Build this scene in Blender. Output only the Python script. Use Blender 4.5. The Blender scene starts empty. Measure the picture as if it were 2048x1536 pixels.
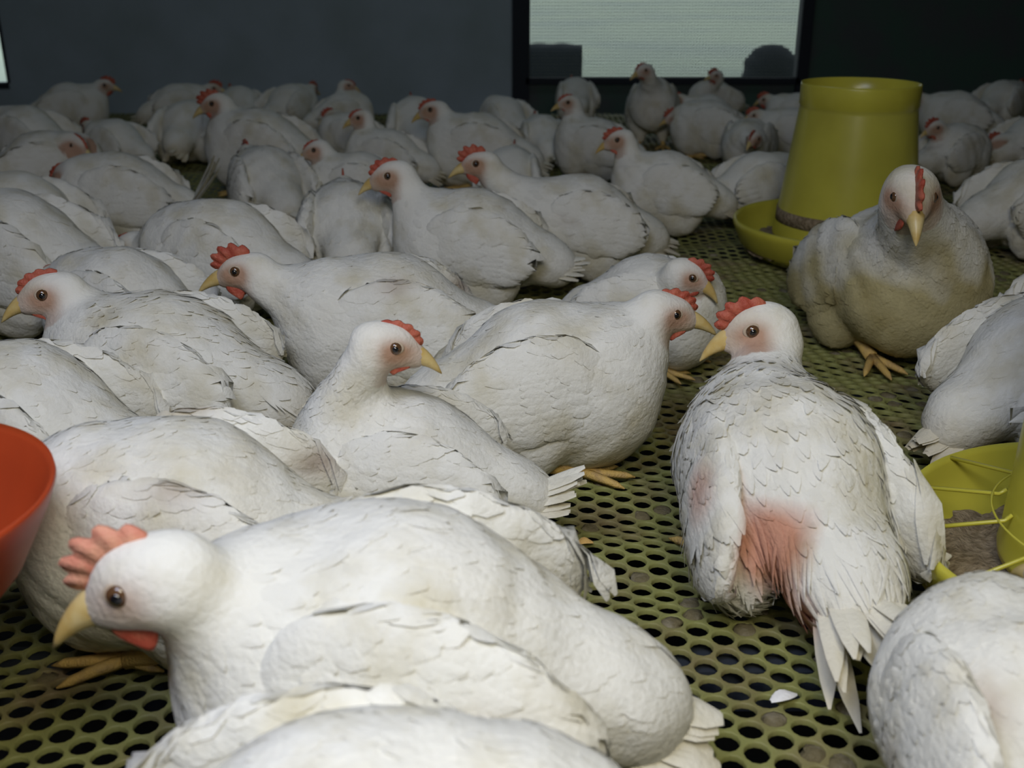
import bpy, math, random
import numpy as np
from mathutils import Vector
PI = math.pi
C = bpy.context.scene.collection
SC = bpy.context.scene

# ------------------------------------------------------------------ camera
CAM_H, PITCH, FPX = 0.447, math.radians(21.5), 2150.0
cd = bpy.data.cameras.new('camera'); cam = bpy.data.objects.new('camera', cd); C.objects.link(cam)
cam.location = (0, 0, CAM_H); cam.rotation_euler = (PI/2 - PITCH, 0, 0)
cd.sensor_width = 36; cd.lens = FPX/2048*36; cd.clip_start = 0.02; cd.clip_end = 200
cd.dof.use_dof = True; cd.dof.focus_distance = 0.95; cd.dof.aperture_fstop = 9.0
SC.camera = cam
SC.view_settings.view_transform = 'Standard'; SC.view_settings.look = 'None'
SC.view_settings.gamma = 1; SC.view_settings.use_curve_mapping = False
SC.view_settings.exposure = 0.0
# ------------------------------------------------------------------ daylight and added lamps
w = bpy.data.worlds.new('overcast'); SC.world = w; w.use_nodes = True
w.node_tree.nodes['Background'].inputs[0].default_value = (0.84, 0.95, 1.0, 1)
w.node_tree.nodes['Background'].inputs[1].default_value = 0.90
def area(name, loc, target, size, power, col, size_y=None):
    l = bpy.data.lights.new(name, 'AREA'); o = bpy.data.objects.new(name, l); C.objects.link(o)
    l.size = size; l.energy = power; l.color = col
    if size_y: l.shape = 'RECTANGLE'; l.size_y = size_y
    o.location = loc
    o.rotation_euler = (Vector(target)-Vector(loc)).to_track_quat('-Z', 'Y').to_euler()
    return o
area('cool_top_fill', (-0.28, 0.08, 1.04), (-0.08, 0.40, 0), .45, 7.0, (0.72, 0.79, 1.0), .45)  # added lamp inside the room, stands in for cool daylight from above
area('far_fill', (0.1, 2.7, 2.3), (0, 2.3, 0), 1.4, 2.2, (0.70, 0.90, 1.0), .15)  # added unseen lamp, lifts the dim back rows
area('warm_near_fill', (0.12, -0.06, 0.80), (0.0, 0.75, 0.05), 0.26, 3.9, (1.0, 0.93, 0.74))  # added warm fill just above the camera, well below the ceiling
pl = bpy.data.lights.new('flash', 'POINT'); po = bpy.data.objects.new('flash', pl); C.objects.link(po)
pl.energy = 0.35; pl.shadow_soft_size = 0.012; pl.color = (1, .95, .85); po.location = (-0.03, -0.02, CAM_H+0.03)

def ray(u, v):
    x = (u-1024)/FPX; y = -(v-768)/FPX
    return np.array([x, math.cos(PITCH)+y*math.sin(PITCH), -math.sin(PITCH)+y*math.cos(PITCH)])
def at_z(u, v, z):
    d = ray(u, v); t = (z-CAM_H)/d[2]; return np.array([0, 0, CAM_H])+d*t
def at_y(u, v, Y):
    d = ray(u, v); t = Y/d[1]; return np.array([0, 0, CAM_H])+d*t

# ------------------------------------------------------------------ materials
def mat(name, col=(.8,.8,.8), rough=.6, attr=False, noise=None, bump=0, bscale=300, metal=0, trans=0, sss=0, spec=.4, stretch=None):
    """noise = (colour2, scale, low, high) mixes a second colour in blotches"""
    m = bpy.data.materials.new(name); m.use_nodes = True; nt = m.node_tree; N = nt.nodes; Lk = nt.links
    b = N['Principled BSDF']; b.inputs['Base Color'].default_value = (*col, 1); b.inputs['Roughness'].default_value = rough
    b.inputs['Metallic'].default_value = metal; b.inputs['Specular IOR Level'].default_value = spec
    if trans: b.inputs['Transmission Weight'].default_value = trans
    if sss:
        b.inputs['Subsurface Weight'].default_value = sss; b.inputs['Subsurface Scale'].default_value = .012
        b.inputs['Subsurface Radius'].default_value = (1, .9, .7)
    tc = N.new('ShaderNodeTexCoord'); vec = tc.outputs['Object']
    if stretch:
        mp = N.new('ShaderNodeMapping'); mp.inputs['Scale'].default_value = stretch
        Lk.new(vec, mp.inputs[0]); vec = mp.outputs[0]
    src = None
    if attr:
        a = N.new('ShaderNodeAttribute'); a.attribute_name = 'tint'; src = a.outputs['Color']
    if noise:
        c2, sc, lo, hi = noise
        n = N.new('ShaderNodeTexNoise'); n.inputs['Scale'].default_value = sc; n.inputs['Detail'].default_value = 6
        Lk.new(vec, n.inputs['Vector'])
        r = N.new('ShaderNodeMapRange'); r.inputs[1].default_value = lo; r.inputs[2].default_value = hi
        Lk.new(n.outputs['Fac'], r.inputs[0])
        mx = N.new('ShaderNodeMix'); mx.data_type = 'RGBA'
        if src: 
            mx.blend_type = 'MULTIPLY'; Lk.new(src, mx.inputs[6])
        else: mx.inputs[6].default_value = (*col, 1)
        mx.inputs[7].default_value = (*c2, 1); Lk.new(r.outputs[0], mx.inputs[0]); src = mx.outputs[2]
    if src: Lk.new(src, b.inputs['Base Color'])
    if bump:
        n = N.new('ShaderNodeTexNoise'); n.inputs['Scale'].default_value = bscale; n.inputs['Detail'].default_value = 4
        Lk.new(vec, n.inputs['Vector'])
        bp = N.new('ShaderNodeBump'); bp.inputs['Strength'].default_value = bump; bp.inputs['Distance'].default_value = .003
        Lk.new(n.outputs['Fac'], bp.inputs['Height']); Lk.new(bp.outputs[0], b.inputs['Normal'])
    return m
M = dict(
 feather=mat('white_feather', rough=.85, attr=True, noise=((.80,.76,.64), 22, .48, .72), bump=.35, bscale=260, spec=.15),
 pale_comb=mat('pale_comb_skin', (.66,.25,.17), .5, noise=((.74,.36,.24), 90, .4, .6), bump=.4, bscale=500, spec=.3),
 comb=mat('comb_skin', (.40,.075,.045), .5, noise=((.50,.14,.085), 90, .4, .6), bump=.4, bscale=500, spec=.3),
 beak=mat('beak_horn', (.60,.42,.14), .35, noise=((.72,.58,.28), 60, .4, .65)),
 leg=mat('leg_scale', (.68,.46,.14), .55, noise=((.45,.30,.13), 90, .45, .7), bump=.5, bscale=600),
 iris=mat('iris', (.11,.055,.025), .12, spec=.8), pupil=mat('pupil', (.008,.008,.01), .05, spec=.9),
 lid=mat('eyelid', (.50,.40,.30), .6),
 net=mat('plastic_net', (.255,.262,.088), .5, noise=((.20,.15,.085), 14, .46, .72), spec=.3),
 muck=mat('droppings', (.15,.125,.065), .8, noise=((.28,.25,.18), 60, .5, .72), bump=.8, bscale=200),
 pit=mat('pit', (.012,.014,.012), .95, noise=((.03,.026,.018), 8, .4, .7)),
 sheet=mat('wall_sheet', (.48,.58,.66), .7, noise=((.38,.47,.50), 3, .4, .7), bump=.1, bscale=40),
 dark=mat('dark_board', (.08,.145,.115), .8, noise=((.10,.12,.12), 6, .4, .6)),
 frame=mat('frame_wood', (.022,.028,.040), .7),
 pale=mat('pale_wall', (.42,.46,.52), .8), ceil=mat('ceiling_sheet', (.12,.13,.13), .9),
 yard=mat('yard', (.56,.63,.50), .9, noise=((.46,.52,.46), .8, .4, .7)),
 yellow=mat('yellow_plastic', (.62,.57,.07), .28, noise=((.53,.48,.06), 12, .4, .7), spec=.5, sss=.25),
 red=mat('red_plastic', (.44,.058,.014), .38, noise=((.34,.045,.012), 9, .4, .7), spec=.5, sss=.15),
 feed=mat('feed', (.33,.26,.17), .95, noise=((.20,.15,.09), 160, .4, .6), bump=1, bscale=260),
 screen=mat('screen_wire', (.16,.19,.18), .6), black=mat('black_cloth', (.012,.018,.028), .9),
)
# ------------------------------------------------------------------ object helpers
def meshobj(name, V, F, m, parent=None, smooth=True, tint=None, kind=None):
    me = bpy.data.meshes.new(name); V = np.asarray(V, dtype=np.float32)
    if isinstance(F, np.ndarray):
        n, k = F.shape
        me.vertices.add(len(V)); me.vertices.foreach_set('co', V.ravel())
        me.loops.add(n*k); me.loops.foreach_set('vertex_index', F.astype(np.int32).ravel())
        me.polygons.add(n); me.polygons.foreach_set('loop_start', np.arange(0, n*k, k, dtype=np.int32))
        me.polygons.foreach_set('loop_total', np.full(n, k, dtype=np.int32)); me.update(calc_edges=True)
    else:
        me.from_pydata([tuple(map(float, v)) for v in V], [], F); me.update()
    if smooth: me.polygons.foreach_set('use_smooth', np.ones(len(me.polygons), dtype=bool))
    if tint is not None:
        a = me.color_attributes.new('tint', 'FLOAT_COLOR', 'POINT')
        a.data.foreach_set('color', np.hstack([tint, np.ones((len(V), 1))]).astype(np.float32).ravel())
    me.materials.append(m); me.validate()
    o = bpy.data.objects.new(name, me); C.objects.link(o)
    if parent: o.parent = parent
    if kind: o['kind'] = kind
    return o
def empty(name, label, cat, loc, rz=0, group=None):
    o = bpy.data.objects.new(name, None); C.objects.link(o); o.empty_display_size = .05
    o.location = tuple(map(float, loc)); o.rotation_euler = (0, 0, rz); o['label'] = label; o['category'] = cat
    if group: o['group'] = group
    return o
def boxes(L):
    V = []; F = []
    for x0, x1, y0, y1, z0, z1 in L:
        n = len(V); V += [(x,y,z) for x in (x0,x1) for y in (y0,y1) for z in (z0,z1)]
        F += [[n+i for i in q] for q in ((0,1,3,2),(4,6,7,5),(0,4,5,1),(2,3,7,6),(0,2,6,4),(1,5,7,3))]
    return V, F
def lathe(prof, n=72, closed=False):
    V = []; F = []; k = len(prof)
    for i in range(n):
        a = 2*PI*i/n
        V += [(r*math.cos(a), r*math.sin(a), z) for r, z in prof]
    for i in range(n):
        for j in range(k if closed else k-1):
            F.append([i*k+j, ((i+1) % n)*k+j, ((i+1) % n)*k+(j+1) % k, i*k+(j+1) % k])
    return V, F
def tube(pts, rad, n=8):
    V = []; F = []; pts = [np.array(p, float) for p in pts]
    if not hasattr(rad, '__len__'): rad = [rad]*len(pts)
    for i, p in enumerate(pts):
        d = pts[min(i+1, len(pts)-1)]-pts[max(i-1, 0)]; d /= np.linalg.norm(d)+1e-9
        a = np.cross(d, (0, 0, 1) if abs(d[2]) < .9 else (1, 0, 0)); a /= np.linalg.norm(a); b = np.cross(d, a)
        for k in range(n):
            t = 2*PI*k/n; V.append(p+rad[i]*(math.cos(t)*a+math.sin(t)*b))
    for i in range(len(pts)-1):
        for k in range(n): F.append([i*n+k, i*n+(k+1) % n, (i+1)*n+(k+1) % n, (i+1)*n+k])
    F.append(list(range(n))[::-1]); F.append([(len(pts)-1)*n+k for k in range(n)])
    return V, F
def join(parts):
    V = []; F = []
    for v, f in parts:
        n = len(V); V += list(v); F += [[n+i for i in q] for q in f]
    return V, F

# ------------------------------------------------------------------ the setting
WY = 4.0                                            # back wall
def wz(v, Y=WY): return at_y(1024, v, Y)[2]
def wx(u, v, Y=WY): return at_y(u, v, Y)[0]
XL, XR, ZC = -2.35, 2.6, 2.5
sill = wz(155); wx0, wx1 = wx(1052, 80), wx(1604, 80); wtop = sill+.62
lx1 = wx(10, 120); lx0 = lx1-.22; lz0 = wz(166)
def netz(x, y):
    return .0022*np.sin(y*58+1.3*np.sin(x*9))+.0018*np.sin(x*21+y*17)-.003
# plastic net floor: hexagonal cells with round holes
b_ = .0192; rows = []
pitx = b_*math.sqrt(3)/2
cx = []; cy = []
for i in range(int(XL/pitx), int(XR/pitx)+1):
    X = i*pitx; off = (i % 2)*b_/2
    y0 = max(.30, (abs(X)-.18)/.56); 
    if y0 > WY: continue
    ys = np.arange(int(y0/b_)*b_+off, 3.46, b_)
    cx.append(np.full(len(ys), X)); cy.append(ys)
cx = np.concatenate(cx); cy = np.concatenate(cy)
def netcells(cx, cy, n, wall):
    a = np.arange(n)*2*PI/n; rc = b_/math.sqrt(3)
    if n == 12: ro = np.where(np.arange(n) % 2 == 0, rc, b_/2)
    else: ro = np.full(n, rc)
    ri = .0080
    rings = [(ro, 0.0), (np.full(n, ri+.0009), .0004), (np.full(n, ri), -.0008)]
    if wall: rings.append((np.full(n, ri+.0002), -.0042))
    V = np.zeros((len(cx), len(rings)*n, 3))
    for k, (r, dz) in enumerate(rings):
        px = cx[:, None]+r*np.cos(a); py = cy[:, None]+r*np.sin(a)
        V[:, k*n:(k+1)*n] = np.stack([px, py, netz(px, py)+dz], -1)
    F = []
    for k in range(len(rings)-1):
        for j in range(n): F.append((k*n+j, k*n+(j+1) % n, (k+1)*n+(j+1) % n, (k+1)*n+j))
    F = np.array(F)[None]+(np.arange(len(cx))*len(rings)*n)[:, None, None]
    return V.reshape(-1, 3), F.reshape(-1, 4)
nr = cy < 1.7
Va, Fa = netcells(cx[nr], cy[nr], 12, True); Vb, Fb = netcells(cx[~nr], cy[~nr], 6, False)
meshobj('floor', np.vstack([Va, Vb]), np.vstack([Fa, Fb+len(Va)]), M['net'], kind='structure')
V, F = boxes([(XL-.6, XR+.4, -1.5, WY+.02, -.42, -.40)]); meshobj('ground', V, F, M['pit'], smooth=False, kind='structure')
V, F = boxes([(XL-.6, XR+.4, y, y+.03, -.045, -.012) for y in (.62, 1.2, 1.9, 2.7, 3.5)])
meshobj('trim_1', V, F, M['frame'], smooth=False, kind='structure')
# walls, ceiling
V, F = boxes([(lx1, wx0, WY, WY+.05, -.4, ZC), (XL-.4, lx0, WY, WY+.05, -.4, ZC), (lx0, lx1, WY, WY+.05, -.4, lz0), (lx0, lx1, WY, WY+.05, 1.2, ZC)])
meshobj('wall_back_left', V, F, M['sheet'], smooth=False, kind='structure')
V, F = boxes([(wx1, XR+.3, WY, WY+.05, -.4, ZC)])
meshobj('wall_back_right', V, F, M['dark'], smooth=False, kind='structure')
V, F = boxes([(wx0, wx1, WY, WY+.05, -.4, sill-.012), (wx0, wx1, WY, WY+.05, wtop, ZC)])
meshobj('wall_back', V, F, M['dark'], smooth=False, kind='structure')
V, F = boxes([(XR, XR+.05, -1.5, WY, -.4, ZC)]); meshobj('wall_right', V, F, M['dark'], smooth=False, kind='structure')
V, F = boxes([(XL-.05, XL, -1.5, WY, -.4, ZC)]); meshobj('wall_left', V, F, M['pale'], smooth=False, kind='structure')
V, F = boxes([(XL-.1, XR+.1, -1.5, WY+.1, ZC, ZC+.04)]); meshobj('ceiling', V, F, M['ceil'], smooth=False, kind='structure')  # unseen, put in to keep the sky light off the flock
V, F = boxes([(XL-.1, XR+.1, -1.55, -1.5, -.4, ZC)]); meshobj('wall_light_block', V, F, M['ceil'], smooth=False, kind='structure')  # unseen wall, added to shut out sky light from behind the camera
# screened window
fw = .05
V, F = boxes([(wx0-fw, wx0+.012, WY-.02, WY+.03, -.02, wtop+fw), (wx1-.012, wx1+fw*.6, WY-.02, WY+.03, -.02, wtop+fw),
              (wx0, wx1, WY-.02, WY+.03, sill-.022, sill), (wx0, wx1, WY-.02, WY+.03, wtop, wtop+fw)])
win = meshobj('window_1', V, F, M['frame'], smooth=False, kind='structure')
L = []
for i in range(int((wx1-wx0)/.011)): x = wx0+.012+i*.011; L.append((x, x+.0032, WY+.001, WY+.0024, sill, wtop))
for i in range(int((wtop-sill)/.011)): z = sill+i*.011; L.append((wx0+.01, wx1-.01, WY+.0026, WY+.004, z, z+.0032))
V, F = boxes(L); meshobj('window_screen', V, F, M['screen'], win, smooth=False)
V, F = boxes([(lx1-.004, lx1+.006, WY-.004, WY+.03, lz0, 1.2), (lx0, lx1, WY-.004, WY+.03, lz0-.02, lz0)])
meshobj('window_2', V, F, M['frame'], smooth=False, kind='structure')
# yard outside
V, F = boxes([(-30, 30, WY+.05, 60, -.12, -.06)]); meshobj('yard_ground', V, F, M['yard'], smooth=False, kind='structure')
Yo = 4.75
def dark_box():
    x0, x1 = wx(1030, 120, Yo), wx(1166, 120, Yo); z1 = at_y(1100, 92, Yo)[2]
    h = z1+.06; w2 = x1-x0
    e = empty('feed_sack', 'dark rectangular sack lying outside behind the window screen at its left', 'sack', ((x0+x1)/2, Yo+.12, -.06))
    V = []; F = []; nx, nz = 14, 10
    for i in range(nx+1):
        for j in range(nz+1):
            V.append(0)
    V = []; n = 24
    for i in range(13):
        t = i/12*2-1; sx = t*w2/2; sq = 1-.10*abs(t)**6
        for k in range(n):
            a = 2*PI*k/n; c, s = math.cos(a), math.sin(a)
            py = .11*math.copysign(abs(c)**.45, c)*sq; pz = h/2+h/2*math.copysign(abs(s)**.45, s)*sq
            V.append((sx, py, max(0, pz)+.002*math.sin(9*t+3*a)*(pz > .01)))
    for i in range(12):
        for k in range(n): F.append([i*n+k, i*n+(k+1) % n, (i+1)*n+(k+1) % n, (i+1)*n+k])
    F += [list(range(n)), [12*n+k for k in range(n)][::-1]]
    meshobj('sack_body', V, F, M['black'], e)
dark_box()
p_ = at_y(1540, 155, Yo); rb_ = 52/FPX*np.linalg.norm(p_); 
zt_ = at_y(1540, 88, Yo)[2]; zc_ = zt_-rb_*.9; V, F = lathe([(0, -.06), (rb_*.85, -.06), (rb_*.98, zc_-.03)]+[(rb_*math.cos(a_), zc_+rb_*.9*math.sin(a_)) for a_ in np.linspace(0, PI/2, 10)], 40)
V = [(x*(1+.05*math.sin(5*z*20+x*30)), y, z) for x, y, z in V]
o = meshobj('bundle', V, F, M['black']); o.location = (p_[0], Yo, 0); o['label'] = 'dark rounded bundle on the ground outside the window at its right'; o['category'] = 'bundle'

# ------------------------------------------------------------------ SDF modelling
def ell(p, c, r, R=None):
    q = p-np.array(c)
    if R is not None: q = q@R
    r = np.array(r); k0 = np.sqrt(((q/r)**2).sum(-1)); k1 = np.sqrt(((q/(r*r))**2).sum(-1))+1e-9
    return k0*(k0-1)/k1
def smin(a, b, k):
    h = np.clip(.5+.5*(b-a)/k, 0, 1); return b*(1-h)+a*h-k*h*(1-h)
def capc(p, a, b, ra, rb):
    ab = b-a; t = np.clip(((p-a)@ab)/(ab@ab+1e-12), 0, 1)
    return np.sqrt(((p-a-t[..., None]*ab)**2).sum(-1))-(ra+(rb-ra)*t)
def roty(a):
    c, s = math.cos(a), math.sin(a); return np.array([[c, 0, s], [0, 1, 0], [-s, 0, c]])
def rotz(a):
    c, s = math.cos(a), math.sin(a); return np.array([[c, -s, 0], [s, c, 0], [0, 0, 1]])
def rotx(a):
    c, s = math.cos(a), math.sin(a); return np.array([[1, 0, 0], [0, c, -s], [0, s, c]])
def surfnet(f, lo, hi, h):
    ax = [np.arange(lo[i], hi[i]+h, h) for i in range(3)]
    G = np.stack(np.meshgrid(*ax, indexing='ij'), -1); V = f(G.reshape(-1, 3)).reshape(G.shape[:3])
    s = V < 0; nx, ny, nz = V.shape
    def cs(A, o): return A[o[0]:nx-1+o[0], o[1]:ny-1+o[1], o[2]:nz-1+o[2]]
    cor = [(i, j, k) for i in (0, 1) for j in (0, 1) for k in (0, 1)]
    cnt = sum(cs(s, o).astype(np.int8) for o in cor); act = (cnt > 0) & (cnt < 8)
    idx = -np.ones(act.shape, int); A = np.argwhere(act); idx[act] = np.arange(len(A))
    P = np.zeros((len(A), 3)); W = np.zeros(len(A))
    vals = {o: V[A[:, 0]+o[0], A[:, 1]+o[1], A[:, 2]+o[2]] for o in cor}
    for o in cor:
        for a in range(3):
            if o[a] == 0:
                o2 = list(o); o2[a] = 1; o2 = tuple(o2); v0, v1 = vals[o], vals[o2]
                m = (v0 < 0) != (v1 < 0); t = np.where(m, v0/(v0-v1+1e-20), 0)
                q = np.tile(np.array(o, float), (len(A), 1)); q[:, a] += t; P += q*m[:, None]; W += m
    P = (P/W[:, None]+A)*h+np.array(lo)
    F = []
    for a in range(3):
        b, c = (a+1) % 3, (a+2) % 3
        sl0 = [slice(None)]*3; sl1 = [slice(None)]*3; sl0[a] = slice(0, -1); sl1[a] = slice(1, None)
        e = s[tuple(sl0)] != s[tuple(sl1)]; E = np.argwhere(e)
        E = E[(E[:, b] > 0) & (E[:, c] > 0) & (E[:, b] < V.shape[b]-1) & (E[:, c] < V.shape[c]-1)]
        inside = s[E[:, 0], E[:, 1], E[:, 2]]
        def gi(db, dc):
            Q = E.copy(); Q[:, b] -= db; Q[:, c] -= dc; return idx[Q[:, 0], Q[:, 1], Q[:, 2]]
        q = np.stack([gi(0, 0), gi(1, 0), gi(1, 1), gi(0, 1)], 1)
        q[~inside] = q[~inside][:, ::-1]; F.append(q)
    return P, np.vstack(F)
def grad(f, P, e=.0012):
    g = np.stack([f(P+np.eye(3)[i]*e)-f(P-np.eye(3)[i]*e) for i in range(3)], -1)
    return g/(np.linalg.norm(g, axis=-1, keepdims=True)+1e-9)
def blades(f, P, D, L, Wd, lift, K=4, base=.0006, splay=0., camber=.18, free=False, prof=None, floor=.0025):
    """feathers lying on the surface f=0: start P, direction D, length L, width Wd, tip lift"""
    N = len(P); L = np.broadcast_to(L, N); Wd = np.broadcast_to(Wd, N); lift = np.broadcast_to(lift, N)
    prof = prof or [.45, .95, 1, .72, .16]; pts = []; nn = []; dd = []
    p = P.copy(); d = D.copy(); n = grad(f, p)
    for k in range(K+1):
        if not free or k == 0:
            n = grad(f, p); h = base+lift*(k/K)**1.5; p = p-n*np.clip(f(p)-h, -.012, .0035 if k else .03)[:, None]
            d = d-n*(d*n).sum(-1, keepdims=True)
            d /= np.linalg.norm(d, axis=-1, keepdims=True)+1e-9
        p[:, 2] = np.maximum(p[:, 2], floor)
        pts.append(p.copy()); nn.append(n.copy()); dd.append(d.copy()); p = p+d*(L/K)[:, None]
    V = np.zeros((N, (K+1)*3, 3))
    for k in range(K+1):
        sd = np.cross(nn[k], dd[k]); wv = (Wd*prof[min(k*(len(prof)-1)//K, len(prof)-1)])[:, None]/2
        V[:, k*3] = pts[k]+sd*wv-nn[k]*wv*camber; V[:, k*3+1] = pts[k]+nn[k]*wv*camber; V[:, k*3+2] = pts[k]-sd*wv-nn[k]*wv*camber
    F = []
    for k in range(K):
        for j in (0, 1): F.append((k*3+j, k*3+j+1, (k+1)*3+j+1, (k+1)*3+j))
    F = np.array(F)[None]+(np.arange(N)*(K+1)*3)[:, None, None]
    return V.reshape(-1, 3), F.reshape(-1, 4)
def sjoin(L):
    V = []; F = []; n = 0
    for v, f in L: V.append(v); F.append(f+n); n += len(v)
    return np.vstack(V), np.vstack(F)

# small steps aside so that neighbours touch without cutting into each other (metres, by bird)
NUDGE = {2: (0, -.028), 45: (.015, 0), 44: (-.04, -.01), 39: (.03, .03), 9: (.03, .05), 50: (-.05, .03), 33: (.03, .05), 57: (.125, .05), 17: (.03, .04), 21: (-.01, .055), 55: (.04, .05),
         56: (.045, .03), 47: (-.02, -.03), 48: (.03, .02), 5: (.012, .022), 4: (0, .012)}
GROUP = 'white broiler chickens resting on the net floor'
def chicken(label, top, hd, s=1.0, head=None, hy=None, hp=8, dY=0, stand=0, pitch=0, res=2, seed=0, dirt=.15, comb=1.0, pink=.5,
            rough=0, bare=False, wing=1.0, tail=1.0, tailup=0.0, hs=1.24, blotch=0, wide=1.0, neck=1.0, wingdrop=0., tw=1.25):
    """top: pixel of the highest point of the back; hd heading in degrees (0 right, 90 away, 180 left, 270 to the camera)
       head: pixel of the head centre; hy: heading of the head; res 3 near, 2 middle, 1 far"""
    rs = np.random.RandomState(seed+7); th = math.radians(hd)
    hb = .167*1.20*s+stand*s; base = at_z(top[0], top[1], hb); base[2] = 0
    base[:2] += NUDGE.get(seed, (0, 0))
    F2 = np.array([math.cos(th), math.sin(th), 0])
    Rb = roty(-math.radians(pitch)); tb = np.array([0, 0, stand])
    SCL = np.array([.83, .98, 1.20])
    def bw(q): return (np.array(q)*SCL)@Rb.T+tb                        # body frame -> bird frame
    if head is not None:
        Hw = at_y(head[0], head[1], base[1]+.15*s*math.sin(th)+dY)
        H = rotz(-th)@(Hw-base)/s
    else: H = bw((.175, 0, .135))
    if hy is None: hy = hd
    yaw = math.radians(hy-hd)
    Rh = rotz(yaw)@roty(math.radians(hp))                       # head frame columns: forward, left, up
    fh = Rh[:, 0]
    root = bw((.085, 0, .098)); dn = H-root; dist = np.linalg.norm(dn)
    if dist > .24 or dist < .05: print('NECK', label, round(dist, 3), H.round(3))
    P0, P3 = root, H-fh*.012-Rh[:, 2]*.004
    P1 = root+bw((.035, 0, .02))-bw((0, 0, 0))+dn*.15; P2 = P3-fh*.012+np.array([0, 0, -.42])*max(.02, dist*.35)*1.35
    ts = np.linspace(0, 1, 9)[:, None]
    B = (1-ts)**3*P0+3*(1-ts)**2*ts*P1+3*(1-ts)*ts**2*P2+ts**3*P3
    nrad = np.array([.062, .056, .047, .038, .032, .0275, .025, .0235, .0225])*neck*(1+(hs-1)*.55*ts[:, 0])
    hz = [(1.0, H+fh*.0, np.array((.0275, .0185, .0205))*hs), (1, H+(fh*.017-Rh[:, 2]*.005)*hs, np.array((.020, .0115, .0125))*hs)]
    ph = rs.rand(6)*6
    def trunk(p):
        q = ((p-tb)@Rb)/SCL; q = q/np.array([1, wide, 1])
        d = ell(q, (.008, 0, .085), (.122, .094, .082))
        d = smin(d, ell(q, (.085, 0, .074), (.080, .080, .072)), .03)
        d = smin(d, ell(q, (-.120, 0, .074), (.092, .052, .040), roty(-.22)), .035)
        qa = q*np.array([1, 0, 1])+np.abs(q)*np.array([0, 1, 0])
        d = smin(d, ell(qa, (-.035, .060, .050), (.070, .036, .047)), .010)
        return d
    def body(p):
        d = trunk(p)
        if stand > .02:
            for sg in (1, -1):
                a = bw((-.01, sg*.045, .04)); d = smin(d, capc(p, a, np.array([-.005, sg*.042, max(.03, stand*.62)]), .042, .016), .02)
        n = None
        for i in range(8):
            c = capc(p, B[i], B[i+1], nrad[i], nrad[i+1]); n = c if n is None else smin(n, c, .006)
        d = smin(d, n, .035)
        for _, c, r in hz: d = smin(d, ell(p, c, r, Rh), .009)
        d = d+.0011*np.sin(p[:, 0]*90+ph[0]+3*np.sin(p[:, 2]*40+ph[1]))*np.sin(p[:, 1]*80+ph[2]+p[:, 2]*60)
        d = d+.0016*np.sin(p[:, 0]*38+ph[3])*np.sin(p[:, 2]*44+p[:, 1]*30+ph[4])
        return np.maximum(d, .0012-p[:, 2])
    wa = math.radians(-8-10*wingdrop)
    def wing1(sg):
        c = np.array([-.022, sg*.081*wide, .100-.012*wingdrop]); R = rotz(-sg*.09)@rotx(sg*.20)@roty(wa)
        def f(p):
            q = ((p-tb)@Rb)/SCL
            d = ell(q, c, (.112, .019, .052), R)
            d = d+.0008*np.sin(q[:, 0]*130+q[:, 2]*70+ph[5])
            return np.maximum(d, .003-p[:, 2])
        return f
    e = empty('broiler_chicken', label, 'chicken', base, th, GROUP)
    h = {3: .0038, 2: .0055, 1: .0080}[res]
    # ---- colours
    W0 = np.array([.86, .855, .80])*(1-.05*rs.rand()); DC = np.array([.58, .50, .30]) if dirt < 1 else np.array([.50, .43, .20]); PK = np.array([.47, .28, .19])
    pts_b = [bw((rs.uniform(-.12, .06), rs.uniform(-.1, .1), rs.uniform(.08, .17))) for _ in range(5)]
    barepts = [((-.115, .050, .075), .048, 1.0), ((-.145, .030, .045), .040, 1.0), ((-.045, .085, .100), .034, .55)]
    def tint(P, facemul=1):
        q = ((P-tb)@Rb)/SCL; c = np.tile(W0, (len(P), 1))
        lz = .085 if dirt < 1 else .128
        low = np.clip((lz-q[:, 2])/.085, 0, 1)**1.3*dirt*1.6
        nz = .5+.5*np.sin(P[:, 0]*55+ph[0]+2*np.sin(P[:, 1]*47))*np.sin(P[:, 2]*60+ph[1]+P[:, 1]*33)
        k = np.clip(low*(.55+.75*nz)*(.8 if dirt > 1 else 1)+dirt*.45*nz**2, 0, .92)[:, None]; c = c*(1-k)+DC*k
        rear = np.clip((-.12-q[:, 0])/.08, 0, 1)*np.clip((.09-q[:, 2])/.05, 0, 1)*dirt
        c = c*(1-rear[:, None]*.7)+np.array([.42, .34, .22])*rear[:, None]*.7
        if blotch:
            for i, a in enumerate(pts_b):
                r = np.exp(-(((P-a)/np.array([.022, .018, .014]))**2).sum(-1)*(.7+.6*nz))[:, None]*blotch
                c = c*(1-r)+np.array([.50, .43, .38])*r
        if bare:
            for a, rr, st in barepts:
                dd = np.sqrt(((P-bw(a))**2).sum(-1))/rr
                r = (np.clip(1.25-dd*(1+.35*nz), 0, 1)*st)[:, None]; r = np.minimum(1, r*1.8)
                c = c*(1-r)+np.array([.62, .32, .22])*r
        # face skin
        m = (P-H)@Rh/hs
        fc = np.clip((m[:, 0]+.010)/.012, 0, 1)*np.clip((.013-m[:, 2])/.010, 0, 1)*(np.sqrt((m**2).sum(-1)) < .038)*pink*facemul
        fe = np.exp(-(((m[:, 0]-.008)/.015)**2+((m[:, 2]-.001)/.012)**2)*.9)*(np.sqrt((m**2).sum(-1)) < .038)*pink*1.25
        fc = np.clip(fc*.75+fe, 0, .95)[:, None]
        return c*(1-fc)+PK*fc
    # ---- body mesh with plumage
    lo = np.minimum(np.array([-.215, -.13*wide, -.004]), np.minimum(H-.05, B.min(0)-.06)); hi = np.maximum(np.array([.18, .13*wide, .235+stand]), np.maximum(H+.05, B.max(0)+.06))
    if pitch: lo[2] = -.004; hi[2] += .05; lo[0] -= .01
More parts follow.
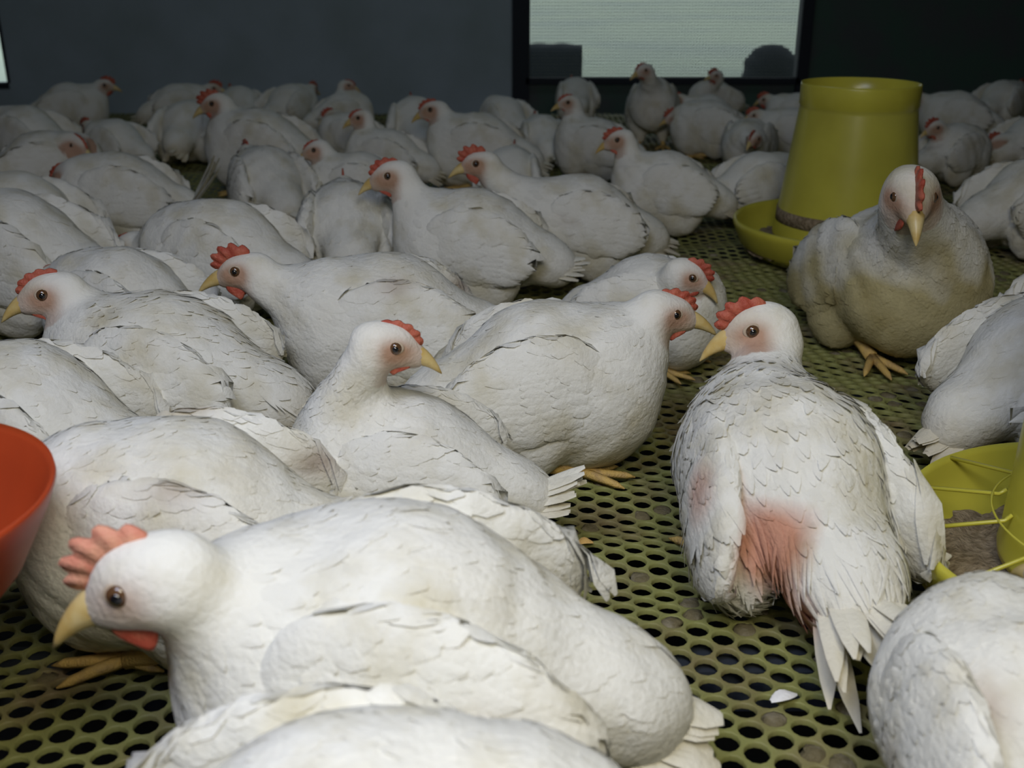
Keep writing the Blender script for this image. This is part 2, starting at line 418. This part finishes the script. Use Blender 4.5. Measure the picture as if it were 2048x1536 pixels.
    lo[2] = max(lo[2], -.004)
    Pb, Fb = surfnet(body, lo, hi, h)
    parts = [(Pb, Fb)]; tints = [tint(Pb)]
    wings = {1: wing1(1), -1: wing1(-1)}
    def hull(p): return np.minimum(body(p), np.minimum(wings[1](p), wings[-1](p)))
    NF = {3: 2600, 2: 900, 1: 0}[res]
    if NF:
        ch = rs.choice(len(Pb), NF*2); X = Pb[ch]+rs.normal(0, .002, (NF*2, 3))
        m = (X-H)@Rh/hs; keep = (np.sqrt((m**2).sum(-1)) > .040) & (X[:, 2] > .006)
        if bare:
            for a, rr, st in barepts: keep &= (np.sqrt(((X-bw(a))**2).sum(-1)) > rr*.95) | (rs.rand(len(X)) < .12)
        X = X[keep][:NF]
        db = np.sqrt(((X[:, None]-B[None])**2).sum(-1)); ni = db.argmin(1); tv = trunk(X)
        tn = np.clip(tv/.02, 0, 1)[:, None]                      # 1 on the neck
        seg = B[np.maximum(ni-1, 0)]-B[np.minimum(ni+1, 8)]; seg /= np.linalg.norm(seg, axis=1, keepdims=True)+1e-9
        back = np.array([-1, 0, -.35])@Rb.T; D = seg*tn+back*(1-tn)+rs.normal(0, .10+.2*rough, X.shape)
        Lf = (.026-.013*tn[:, 0])*(.75+.5*rs.rand(len(X))); Wf = Lf*(.55-.15*rough)
        parts.append(blades(body, X, D, Lf, Wf, .0003+.0012*rs.rand(len(X))**3*(1+2.2*rough), 3 if res < 3 else 4, base=.0002, camber=.07))
        tv = tint(parts[-1][0]); v = (1-.07*rs.rand(len(X)))[:, None]
        tints.append(tv*np.repeat(v, len(tv)//len(X), axis=0))
        if rough:                                                # ragged tufts hanging from the flanks
            n = int(200*rough) if not bare else int(750*rough)
            ch = rs.choice(len(Pb), n*5); X = Pb[ch]; q = (X-tb)@Rb
            k = (q[:, 0] < .05) & (q[:, 2] < .115) & (X[:, 2] > .01); X = X[k][:n]
            D = np.array([-.8, 0, -.7])+rs.normal(0, .22, X.shape)
            parts.append(blades(body, X, D, .034+.02*rs.rand(len(X)), .0035+.004*rs.rand(len(X)), .004+.006*rs.rand(len(X)), 4))
            tints.append(tint(parts[-1][0])*.97)
    V, F = sjoin(parts); meshobj('body', V*s, F, M['feather'], e, tint=np.vstack(tints))
    # ---- wings
    for sg in (1, -1):
        if bare and sg == 1: wscale = .55
        else: wscale = 1
        f = wings[sg]; cc = bw((-.012, sg*.083*wide, .096))
        Pw, Fw = surfnet(f, cc-np.array([.135, .05, .085]), cc+np.array([.135, .05, .085]), h)
        parts = [(Pw, Fw)]
        def hw(p): return smin(trunk(p), f(p), .003)
        nq = {3: 13, 2: 9, 1: 6}[res]; t = np.linspace(0, 1, nq)
        # long flight feathers folded over each other
        X = np.stack([-.040-.035*t, np.full(nq, sg*.100*wide), .066+.062*t], -1)*SCL@Rb.T+tb+rs.normal(0, .0015, (nq, 3))
        D = (np.array([-1, -sg*.12, -.18-.25*wingdrop])[None]+np.stack([0*t, 0*t, (.5-t)*(-.12)], -1))@Rb.T+rs.normal(0, .03+.1*rough, (nq, 3))
        Lq = (.068+.035*t)*wing*wscale*(.92+.16*rs.rand(nq))
        parts.append(blades(hw, X, D, Lq, .0165, .0016+.0022*rs.rand(nq)*(1+rough), 5, base=.0012, camber=.14, prof=[.55, .9, 1, .95, .75, .2]))
        if res > 1:
            for row, (x0, n, ln, wd) in enumerate([(-.02, 10, .042, .017), (.008, 9, .034, .016), (.035, 8, .028, .015), (.06, 6, .024, .014)][:2 if res < 3 else 4]):
                t = np.linspace(0, 1, n)
                X = np.stack([np.full(n, x0)-.015*np.abs(t-.5), np.full(n, sg*.104*wide), .062+.062*t], -1)*SCL@Rb.T+tb+rs.normal(0, .002, (n, 3))
                D = np.tile(np.array([-1, -sg*.05, -.10])@Rb.T, (n, 1))+rs.normal(0, .06+.1*rough, (n, 3))
                parts.append(blades(hw, X, D, ln*(.85+.3*rs.rand(n)), wd, .0008+.0014*rs.rand(n), 4, base=.0012, camber=.1))
        if res > 1:
            n = 260 if res == 3 else 110; X = Pw[rs.choice(len(Pw), n*3)]; X = X[(trunk(X) > -.004) & (X[:, 2] > .008)][:n]
            D = np.tile(np.array([-1, -sg*.05, -.12])@Rb.T, (len(X), 1))+rs.normal(0, .08+.1*rough, X.shape)
            parts.append(blades(hw, X, D, .026*(.7+.6*rs.rand(len(X))), .013, .0004+.0014*rs.rand(len(X))**2, 3, base=.0006, camber=.08))
        V, F = sjoin(parts); tt = tint(V, 0)
        meshobj('wing', V*s, F, M['feather'], e, tint=tt*(.98-.04*rs.rand(len(V), 1)))
    # ---- tail
    nt_ = {3: 19, 2: 11, 1: 7}[res]; t = np.linspace(-1, 1, nt_)
    X = np.stack([-.158+.016*np.abs(t), .020*t, .066-.012*np.abs(t)], -1)*SCL@Rb.T+tb
    up = .05+.45*tailup
    D = np.stack([-np.ones(nt_), .15*t, up-.30*np.abs(t)], -1)@Rb.T+rs.normal(0, .04+.12*rough, (nt_, 3))
    D /= np.linalg.norm(D, axis=1, keepdims=True)
    va, fa = blades(lambda p: p[:, 2]-10, X, D, .075*tail*(.85+.3*rs.rand(nt_)), .019, 0, 4, free=True, camber=.2, prof=[.5, .9, 1, .85, .25])
    # free blades: rebuild around the start points
    V = []; F = []
    for i in range(nt_):
        ln = .066*tail*(.88+.2*rs.rand()); d = D[i]; sd = np.cross((0, 0, 1), d); sd /= np.linalg.norm(sd); nn = np.cross(d, sd)
        o = len(V)
        for k, pr in enumerate(([.7, 1, 1.1, 1., .7, .12] if rough else [.7, 1, 1.1, 1.1, .95, .4])):
            c = X[i]+d*ln*k/5-np.array([0, 0, 1])*.014*(k/5)**2*(1-tailup); wv = .0092*pr*(1 if rough else tw)
            c[2] = max(c[2], .006)
            V += [c+sd*wv-nn*wv*.2, c+nn*wv*.2, c-sd*wv-nn*wv*.2]
        for k in range(5):
            for j in (0, 1): F.append((o+k*3+j, o+k*3+j+1, o+(k+1)*3+j+1, o+(k+1)*3+j))
    V = np.array(V); meshobj('tail', V*s, np.array(F), M['feather'], e, tint=tint(V, 0)*np.array([1, .98, .92]))
    # ---- head parts, in the head frame
    def hf(L_): return (np.array(L_)*hs@Rh.T+H)*s
    V = []; F = []; nb = 12
    for k in range(8):                                           # hooked beak
        t = k/7; x = .025+(.034 if hs < 1.22 else .028)*t; r = .0112*(1-t)**.72+.0008; zc = -.005-.013*t**2
        for j in range(nb):
            a = 2*PI*j/nb; V.append((x, r*.78*math.cos(a), zc+r*math.sin(a)*(1 if math.sin(a) > 0 else .75)))
    for k in range(7):
        for j in range(nb): F.append([k*nb+j, k*nb+(j+1) % nb, (k+1)*nb+(j+1) % nb, (k+1)*nb+j])
    F.append([7*nb+j for j in range(nb)])
    bk = meshobj('beak', hf(V), F, M['beak'], e)
    # serrated single comb
    top_ = []; bot = []; n = 24 if res > 1 else 12; teeth = 5
    for k in range(n+1):
        t = k/n; a = math.radians(14+t*92)
        bx, bz = .031*math.cos(a), .0195*math.sin(a)+.001; dx, dz = math.cos(a-.12), math.sin(a-.12)
        hgt = comb*(.0012+.0108*math.sin(PI*min(1, t*.9+.08))**.8)*(1+.62*(abs(math.sin(t*teeth*PI))-.6))
        bot.append((bx-dx*.007, bz-dz*.007)); top_.append((bx+dx*hgt, bz+dz*hgt))
    V = []; F = []
    for k in range(n+1):
        (bx, bz), (tx, tz) = bot[k], top_[k]
        V += [(bx, .0030, bz), (tx, .0012, tz), (tx, -.0012, tz), (bx, -.0030, bz)]
    for k in range(n):
        for j in range(4): F.append([k*4+j, k*4+(j+1) % 4, (k+1)*4+(j+1) % 4, (k+1)*4+j])
    F += [[0, 3, 2, 1], [n*4, n*4+1, n*4+2, n*4+3]]
    meshobj('comb', hf(V), F, M['pale_comb' if hs == 1.2 else 'comb'], e)
    for sg in (1, -1):                                           # wattles and eyes
        V = []; F = []; nu, nv = 10, 8
        for i in range(nv+1):
            t = i/nv; zz = -.011-.017*comb**.5*t; wv = .0075*math.sin(PI*(.18+.78*t))**.8+.0004
            for j in range(nu):
                a = 2*PI*j/nu; V.append((.016-.004*t+wv*math.cos(a)*(1.25), sg*(.0075+.002*t)+.0022*math.sin(a), zz+.002*math.cos(a)))
        for i in range(nv):
            for j in range(nu): F.append([i*nu+j, i*nu+(j+1) % nu, (i+1)*nu+(j+1) % nu, (i+1)*nu+j])
        F += [list(range(nu))[::-1], [nv*nu+j for j in range(nu)]]
        meshobj('wattle', hf(V), F, M['comb'], e)
        def ball(c, r, sy, m, nm, par, nu=14, nv=9):
            V = []; F = []
            for i in range(nv+1):
                a = PI*i/nv
                for j in range(nu):
                    b = 2*PI*j/nu; V.append((c[0]+r*math.sin(a)*math.cos(b), c[1]+sy*math.cos(a), c[2]+r*math.sin(a)*math.sin(b)))
            for i in range(nv):
                for j in range(nu): F.append([i*nu+j, (i+1)*nu+j, (i+1)*nu+(j+1) % nu, i*nu+(j+1) % nu])
            return meshobj(nm, hf(V), F, m, par)
        ez = (.0075, sg*.0168, .004)
        if res > 1:
            V, F = [], []
            for i in range(8):
                b = 2*PI*i/8
            rr = []
            for i in range(16):
                b = 2*PI*i/16
                for r2, yy in ((.0050, .0158), (.0064, .0172), (.0078, .0150)): rr.append((ez[0]+r2*math.cos(b), sg*yy, ez[2]+r2*.82*math.sin(b)))
            for i in range(16):
                for j in (0, 1): F.append([i*3+j, ((i+1) % 16)*3+j, ((i+1) % 16)*3+j+1, i*3+j+1])
            meshobj('eyelid', hf(rr), F, M['lid'], e)
        eye = ball(ez, .0056, .0036, M['iris'], 'eye', e)
        ball((ez[0], sg*.0182, ez[2]), .0034, .0030, M['pupil'], 'pupil', eye)
    # ---- legs
    for sg in (1, -1):
        if stand > .02: hock = np.array([-.005, sg*.042, max(.03, stand*.62)]); foot = np.array([.012, sg*.046, .008])
        else: hock = np.array([-.02, sg*.05, .022]); foot = np.array([.045, sg*.050, .010])
        P = [tube([hock, (hock+foot)/2, foot], [.0105, .0078, .0085])]
        for an, ln in ((0, .052), (32, .044), (-32, .044), (172, .022)):
            dx, dy = math.cos(math.radians(an)), math.sin(math.radians(an)); m_ = foot+np.array([dx, dy, 0])*ln*.55
            P.append(tube([foot, (m_[0], m_[1], .0075), (foot[0]+dx*ln, foot[1]+dy*ln, .0045), (foot[0]+dx*(ln+.011), foot[1]+dy*(ln+.011), .002)], [.0065, .0052, .0042, .0008], 6))
        V, F = join(P); meshobj('leg', np.array(V)*s, F, M['leg'], e)
    return e
# ------------------------------------------------------------------ the flock, nearest first
S = .75
chicken('large white hen-like broiler in profile lying in the foreground, serrated pale red comb, facing left', (800, 1034), 179, .90, (300, 1156), 180, 20, res=3, seed=1, dirt=.12, pink=.34, hs=1.2, dY=-.04, tailup=-.1, wing=1.0, tail=1.0, tw=1.6, neck=.84, comb=1.0, blotch=.3)
chicken('white broiler back cut off by the bottom edge, in front of the profile bird', (690, 1416), 8, .86, (1450, 1790), 10, 0, res=3, seed=2, dirt=.06, wing=.9)
chicken('round broiler with grey blotched feathers at the bottom right corner', (2110, 1262), 98, .68, (2120, 1180), 100, 0, res=3, seed=3, dirt=.3, blotch=1.4, tail=.3, wing=.6, wide=1.15, wingdrop=-.5)
chicken('dusty broiler with brown soiled wing lying between the red bowl and the profile bird', (335, 862), 178, .82, (-30, 1030), 180, 0, res=3, seed=4, dirt=.45, blotch=1.)
chicken('broiler with upright neck and glowing orange eye, head turned right, yellowish tail fan', (770, 812), 178, .68, (772, 690), 6, 12, res=3, seed=5, dirt=.28, tail=1.2, pink=.6, comb=.35, dY=-.02, tailup=.8, wing=.85)
chicken('clean white broiler facing right with narrow yellow toes showing, in the middle of the flock', (1085, 607), 2, .79, (1328, 625), 5, 8, res=3, seed=6, dirt=.24, comb=.55, pink=.6, neck=1.1, hs=1.15)
chicken('ragged broiler seen from behind with bare pink skin patches and frayed tail feathers', (1592, 775), 100, .80, (1518, 655), 178, 14, res=3, seed=7, dirt=.22, rough=1, bare=True, tail=1.7, wing=1.05, pink=.55, wingdrop=1.0, comb=.8, wide=1.02)
chicken('upright broiler beside the far yellow feeder, facing the camera with soiled yellow breast', (1825, 412), 276, .90, (1824, 392), 262, 22, stand=0, pitch=14, res=3, seed=8, dirt=1.3, comb=1.35, pink=.6, wide=1.12, neck=1.25, dY=-.01)
chicken('broiler at the right edge, rear toward the ragged bird, yellow leg stretched behind', (2120, 622), 22, .76, (2350, 560), 20, 0, res=3, seed=9, dirt=.5, stand=.01, pitch=8)
chicken('broiler facing right just behind the clean white bird, beak low over its breast', (1300, 510), 335, .66, (1375, 550), 345, 22, res=2, seed=10, dirt=.15, pink=.6, comb=.7, dY=-.02, tailup=.5)
chicken('broiler with bright orange red comb facing left, grey streaks on its back', (775, 507), 188, .81, (492, 540), 180, 8, res=3, seed=11, dirt=.22, blotch=.9, pink=.7, comb=1.05, hs=1.15)
chicken('scruffy broiler with rumpled wing feathers, head facing left near the left edge', (315, 590), 172, .80, (108, 585), 196, 8, res=3, seed=12, dirt=.40, rough=.8, pink=.6, comb=.4, wing=.9)
chicken('broiler cut by the left edge above the red bowl, tail sloping right', (20, 692), 165, .78, None, res=2, seed=13, dirt=.3)
chicken('smooth broiler lying with its head hidden, behind the orange combed bird', (440, 400), 158, .80, (262, 496), 170, 25, res=2, seed=14, dirt=.22, comb=.2, dY=.02)
chicken('broiler seen from behind, left of the long-necked bird in the middle', (690, 365), 100, .74, None, res=2, seed=15, dirt=.22)
chicken('long-necked broiler in the middle of the flock, facing left with its wing folded high', (950, 378), 172, .80, (788, 352), 186, 8, res=2, seed=16, dirt=.2, pink=.75, comb=.6, tailup=.5)
chicken('broiler facing left with raw brown rear, right behind the long-necked bird', (1130, 360), 180, .76, (962, 328), 182, 4, res=2, seed=17, dirt=.35, blotch=1., pink=.8, comb=1.0)
chicken('pale broiler back partly hidden behind a red combed head, upper middle', (1020, 294), 85, .62, None, res=1, seed=18, dirt=.08)
chicken('broiler facing left with dark soiled belly, left of the far feeder pan', (1340, 303), 174, .70, (1240, 280), 184, 10, res=2, seed=19, dirt=.35, pink=.75, comb=.7)
chicken('alert broiler with raised head facing left, in front of the window', (1195, 235), 165, .66, (1140, 206), 185, 4, res=2, seed=20, dirt=.2, pink=.6, comb=.4)
chicken('plump broiler with bright back facing left, behind the bird left of the far feeder pan', (1440, 205), 170, .68, (1352, 236), 190, 6, res=2, seed=21, dirt=.25, pink=.7)
chicken('broiler with a bright glinting eye facing the camera, just left of the far feeder', (1500, 235), 250, .60, (1508, 278), 235, 10, res=2, seed=22, dirt=.3, pink=.9, comb=.7, dY=-.04)
chicken('broiler resting half hidden behind the left side of the far feeder pan', (1520, 303), 15, .62, None, res=1, seed=23, dirt=.25)
chicken('broiler rump showing left of the far feeder hopper, nearer of two', (1590, 215), 160, .60, None, res=1, seed=24, dirt=.15)
chicken('broiler rump showing left of the far feeder hopper, farther of two', (1600, 186), 150, .60, None, res=1, seed=25, dirt=.15)
chicken('broiler standing upright before the window sill, facing the camera', (1308, 158), 262, .68, (1288, 142), 215, 5, stand=.05, pitch=20, res=2, seed=26, dirt=.3, pink=.5, comb=.4)
chicken('round broiler seen from behind at the left foot of the window', (1152, 155), 95, .62, None, res=1, seed=27, dirt=.2)
chicken('broiler with lifted head under the right half of the window', (1432, 160), 200, .60, (1432, 152), 200, 0, res=1, seed=28, dirt=.2, dY=-.04)
chicken('broiler showing a small red face just above the plump bright-backed broiler', (1420, 188), 175, .60, (1358, 200), 185, 5, res=1, seed=29, dirt=.2, pink=.9)
chicken('broad white broiler facing left in the upper middle, beak against its neighbour', (960, 225), 172, .78, (868, 220), 184, 10, res=2, seed=30, dirt=.22, pink=.8, comb=.5)
chicken('broiler preening with red face turned right, top middle left of the window', (1010, 192), 120, .62, (990, 207), 330, 20, res=1, seed=31, dirt=.1, pink=.9, dY=-.06)
chicken('pale broiler wedged between the broad white bird and the alert bird', (1085, 230), 100, .58, None, res=1, seed=32, dirt=.08)
chicken('pale broiler seen from behind, left of the broad white broiler', (800, 198), 100, .72, None, res=1, seed=33, dirt=.15)
chicken('low broiler with ochre face turned left in the dim upper middle', (775, 258), 165, .64, (722, 236), 190, 10, res=2, seed=34, dirt=.35, pink=.8, comb=.3)
chicken('small-headed broiler facing left beside the ochre-faced bird', (700, 225), 160, .58, (664, 232), 210, 10, res=1, seed=35, dirt=.25, pink=.9)
chicken('broiler with pointed orange beak raised to the right against the dark wall', (680, 185), 20, .62, (693, 172), 5, 10, res=1, seed=36, dirt=.25, pink=.9, comb=.3)
chicken('broiler with ochre cheek facing left behind the long-necked bird', (720, 305), 172, .66, (636, 300), 188, 12, res=2, seed=37, dirt=.25, pink=.75, comb=.3)
chicken('broiler lying across the left middle distance, red face turned left', (520, 218), 168, .84, (434, 208), 190, 10, res=2, seed=38, dirt=.3, pink=.8)
chicken('round broiler seen from behind with soiled rump, dim left background', (335, 204), 90, .72, None, res=1, seed=39, dirt=.5)
chicken('distant broiler behind the round soiled-rump bird, head up on its right', (350, 166), 25, .66, (424, 178), 10, 0, res=1, seed=40, dirt=.3, pink=.5)
chicken('distant broiler lump against the dark wall, left of the raised orange beak', (575, 167), 60, .66, None, res=1, seed=41, dirt=.3)
chicken('distant broiler just left of another lump against the dark wall', (480, 172), 120, .62, None, res=1, seed=42, dirt=.3)
chicken('distant broiler at far left with head held up at its right side', (130, 165), 20, .72, (208, 172), 0, 0, res=1, seed=43, dirt=.3, pink=.5)
chicken('broad broiler at the left edge of the back rows', (85, 208), 160, .78, None, res=1, seed=44, dirt=.25)
chicken('broiler with its tail to the right, second row behind the fluffed-tail bird', (215, 238), 150, .60, None, res=1, seed=45, dirt=.3)
chicken('broiler with dusky face bent left, directly above the fluffed-tail bird', (75, 262), 20, .78, (152, 290), 330, 20, res=2, seed=46, dirt=.25, pink=.9, comb=.2, dY=-.05)
chicken('broiler with a fluffed upright tail on its right, red face at its left', (270, 298), 184, .78, (136, 350), 178, 20, res=2, seed=47, dirt=.3, pink=.9, tailup=2.6, comb=.3, tail=1.7)
chicken('pale round broiler right of the fluffed-tail bird', (490, 298), 120, .72, None, res=2, seed=48, dirt=.12)
chicken('broiler back at the left edge, in the row below the fluffed-tail bird', (30, 345), 150, .80, None, res=1, seed=49, dirt=.2)
chicken('broiler at the left edge with one dark eye showing, tail sloping right', (70, 395), 168, .88, (-12, 425), 185, 0, res=2, seed=50, dirt=.2, pink=.5)
chicken('low rounded broiler back behind the scruffy bird', (235, 498), 160, .72, (110, 560), 170, 30, res=2, seed=51, dirt=.3, comb=.2, dY=.02)
chicken('distant broiler right of the far feeder hopper', (1925, 182), 160, .68, None, res=1, seed=52, dirt=.45)
chicken('distant broiler in the dark far right corner', (2010, 160), 40, .66, None, res=1, seed=53, dirt=.5)
chicken('broiler right of the feeder hopper with ochre face turned left', (1915, 250), 25, .62, (1872, 256), 200, 8, res=2, seed=54, dirt=.4, pink=.7, dY=-.06, tailup=.8)
chicken('broiler at the right edge with its dark-eyed face turned left', (2060, 235), 20, .66, (1995, 285), 195, 8, res=2, seed=55, dirt=.45, pink=.8, dY=-.05)
chicken('broiler at the right edge pointing its tail left toward the camera-facing bird', (2040, 322), 15, .78, None, res=2, seed=56, dirt=.35)
chicken('broiler flank at the right edge, right of the camera-facing soiled bird', (2070, 520), 20, .78, None, res=2, seed=57, dirt=.25)

# ------------------------------------------------------------------ feeders and the red bowl
def feeder(label, ctr, R, top=None, spokes=False, hop=None):
    p = at_z(ctr[0], ctr[1], .055); e = empty('poultry_feeder', label, 'feeder', (p[0], p[1], 0), .3, 'yellow plastic feeders')
    pr = [(0, .004), (R*.72, .003), (R*.78, .004), (R*.93, .022), (R*.985, .046), (R, .052), (R*1.003, .058), (R*.985, .062), (R*.965, .056), (R*.95, .048), (R*.88, .026), (R*.74, .010), (0, .009)]
    V, F = lathe(pr, 96); meshobj('pan', V, F, M['yellow'], e)
    V = []; F = []                                               # loose feed, a lumpy ring
    rs = np.random.RandomState(5); nr_, na = 14, 96
    for i in range(nr_+1):
        r = R*(.30+.61*i/nr_)
        for j in range(na):
            a = 2*PI*j/na; V.append((r*math.cos(a), r*math.sin(a), .030-.012*(i/nr_)+.0035*math.sin(a*7+i)+rs.normal(0, .0016)))
    for i in range(nr_):
        for j in range(na): F.append([i*na+j, i*na+(j+1) % na, (i+1)*na+(j+1) % na, (i+1)*na+j])
    o = meshobj('feed', V, F, M['feed'], e); o['kind'] = 'stuff'
    rb = hop[0]; rt = hop[1]; zt = hop[2]
    rl = lambda z: rb+(rt+.0022-rb)*(z-.04)/(zt-.074)
    pr = [(rb, .034), (rb+.001, .040)]+[(rl(z), z) for z in np.linspace(.05, zt-.04, 8)]+[(rt+.0022, zt-.034), (rt+.0042, zt-.032), (rt+.0036, zt-.003), (rt+.003, zt), (rt+.0015, zt-.001), (rt+.0015, zt-.03), (rb-.002, .042), (rb-.003, .034)]
    V, F = lathe(pr, 96, True); meshobj('hopper', V, F, M['yellow'], e)
    V, F = lathe([(0, .09), (rb*.5, .088), (rb*.97, .080), (rb*.98, .060), (0, .060)], 64); o = meshobj('feed', V, F, M['feed'], e); o['kind'] = 'stuff'
    if spokes:
        for k in range(14):
            a = 2*PI*k/14+.05
            V, F = tube([(rb*math.cos(a), rb*math.sin(a), .075), (R*.6*math.cos(a), R*.6*math.sin(a), .070), (R*.975*math.cos(a), R*.975*math.sin(a), .060)], .0016, 6)
            meshobj('spoke', V, F, M['yellow'], e)
        V, F = lathe([(R*.62, .0705), (R*.626, .0715), (R*.632, .0705), (R*.626, .0695)], 72, True); meshobj('guard_ring', V, F, M['yellow'], e)
    return p
pf = at_z(1690, 447, .055); zt = at_y(1719, 165, pf[1])[2]
feeder('tall yellow plastic hopper feeder standing behind the camera-facing chicken', (1690, 447), .176, hop=(.112, .0855, zt))
feeder('yellow plastic feeder pan with thin spokes at the right edge in front', (2292, 1092), .168, spokes=True, hop=(.096, .088, .30))
p = at_z(-345, 1000, .185); BZ = .185-.116
e = empty('drinker_bowl', 'orange red plastic bowl hanging at the left edge above the dusty chicken', 'bowl', (p[0], p[1], BZ))
R = 360/FPX*np.linalg.norm(p-np.array([0, 0, CAM_H]))*.985; print('bowl', R, p)
V, F = lathe([(0, .052), (R*.55, .053), (R*.70, .060), (R*.90, .096), (R*.965, .112), (R*1.0, .116), (R*1.005, .112), (R*.97, .102), (R*.80, .066), (R*.62, .043), (R*.5, .040), (0, .040)], 96)
meshobj('bowl', V, F, M['red'], e)
V, F = lathe([(0, ZC-BZ), (.006, ZC-BZ), (.006, .16), (.016, .15), (.020, .132), (.022, .05), (.030, .029)], 32); meshobj('centre_post', V, F, M['red'], e)

# ------------------------------------------------------------------ droppings stuck in the net and loose feathers, plus a white sliver painted in for a glint
rs = np.random.RandomState(3); near = np.where(cy < 2.2)[0]
clus = np.sin(cx*23+1)*np.sin(cy*41+2*np.sin(cx*11))
pick = near[(rs.rand(len(near)) < .05+.16*(clus[near] > .35))]
V = []; F = []
for i in pick:
    x, y = cx[i]+rs.normal(0, .001), cy[i]+rs.normal(0, .001); z = float(netz(x, y)); n = 9; o = len(V); hh = rs.uniform(.0002, .0022)
    for k, (r, dz) in enumerate([(.0082, -.003), (.0080, -.0008), (.0055, hh*.7), (.0022, hh)]):
        for j in range(n):
            a = 2*PI*j/n; q = r*(1+.18*rs.randn()*(k > 0)); V.append((x+q*math.cos(a), y+q*math.sin(a), z+dz))
    for k in range(3):
        for j in range(n): F.append([o+k*n+j, o+k*n+(j+1) % n, o+(k+1)*n+(j+1) % n, o+(k+1)*n+j])
    F.append([o+3*n+j for j in range(n)])
o = meshobj('droppings', V, F, M['muck'], kind='stuff'); o['label'] = 'brown and grey droppings clogging holes of the net floor'; o['category'] = 'droppings'
for (u, v, a, ln, lb) in ((1568, 1392, 20, .020, 'small white downy feather on the net left of the blotched bird'), (1690, 1258, -30, .016, 'tiny white sliver painted in for a glint on the net below the ragged bird'), (1170, 1083, 5, .014, 'tiny orange feather scrap on the net between two foreground birds')):
    p = at_z(u, v, .004); V = []; F = []
    for k in range(7):
        t = k/6; wv = .0055*math.sin(PI*(.08+.88*t)); z = .003*math.sin(PI*t); V += [(ln*(t-.5), wv, z), (ln*(t-.5), 0, z+.0012), (ln*(t-.5), -wv, z)]
    for k in range(6):
        for j in (0, 1): F.append([k*3+j, (k+1)*3+j, (k+1)*3+j+1, k*3+j+1])
    V = np.array(V); tc = (.9, .9, .9) if 'orange' not in lb else (.85, .55, .2)
    o = meshobj('feather_and_glint', V, F, M['feather'], tint=np.tile(np.array(tc), (len(V), 1))); o.location = (p[0], p[1], .0022); o.rotation_euler = (0, 0, math.radians(a)); o['label'] = lb; o['category'] = 'feather'
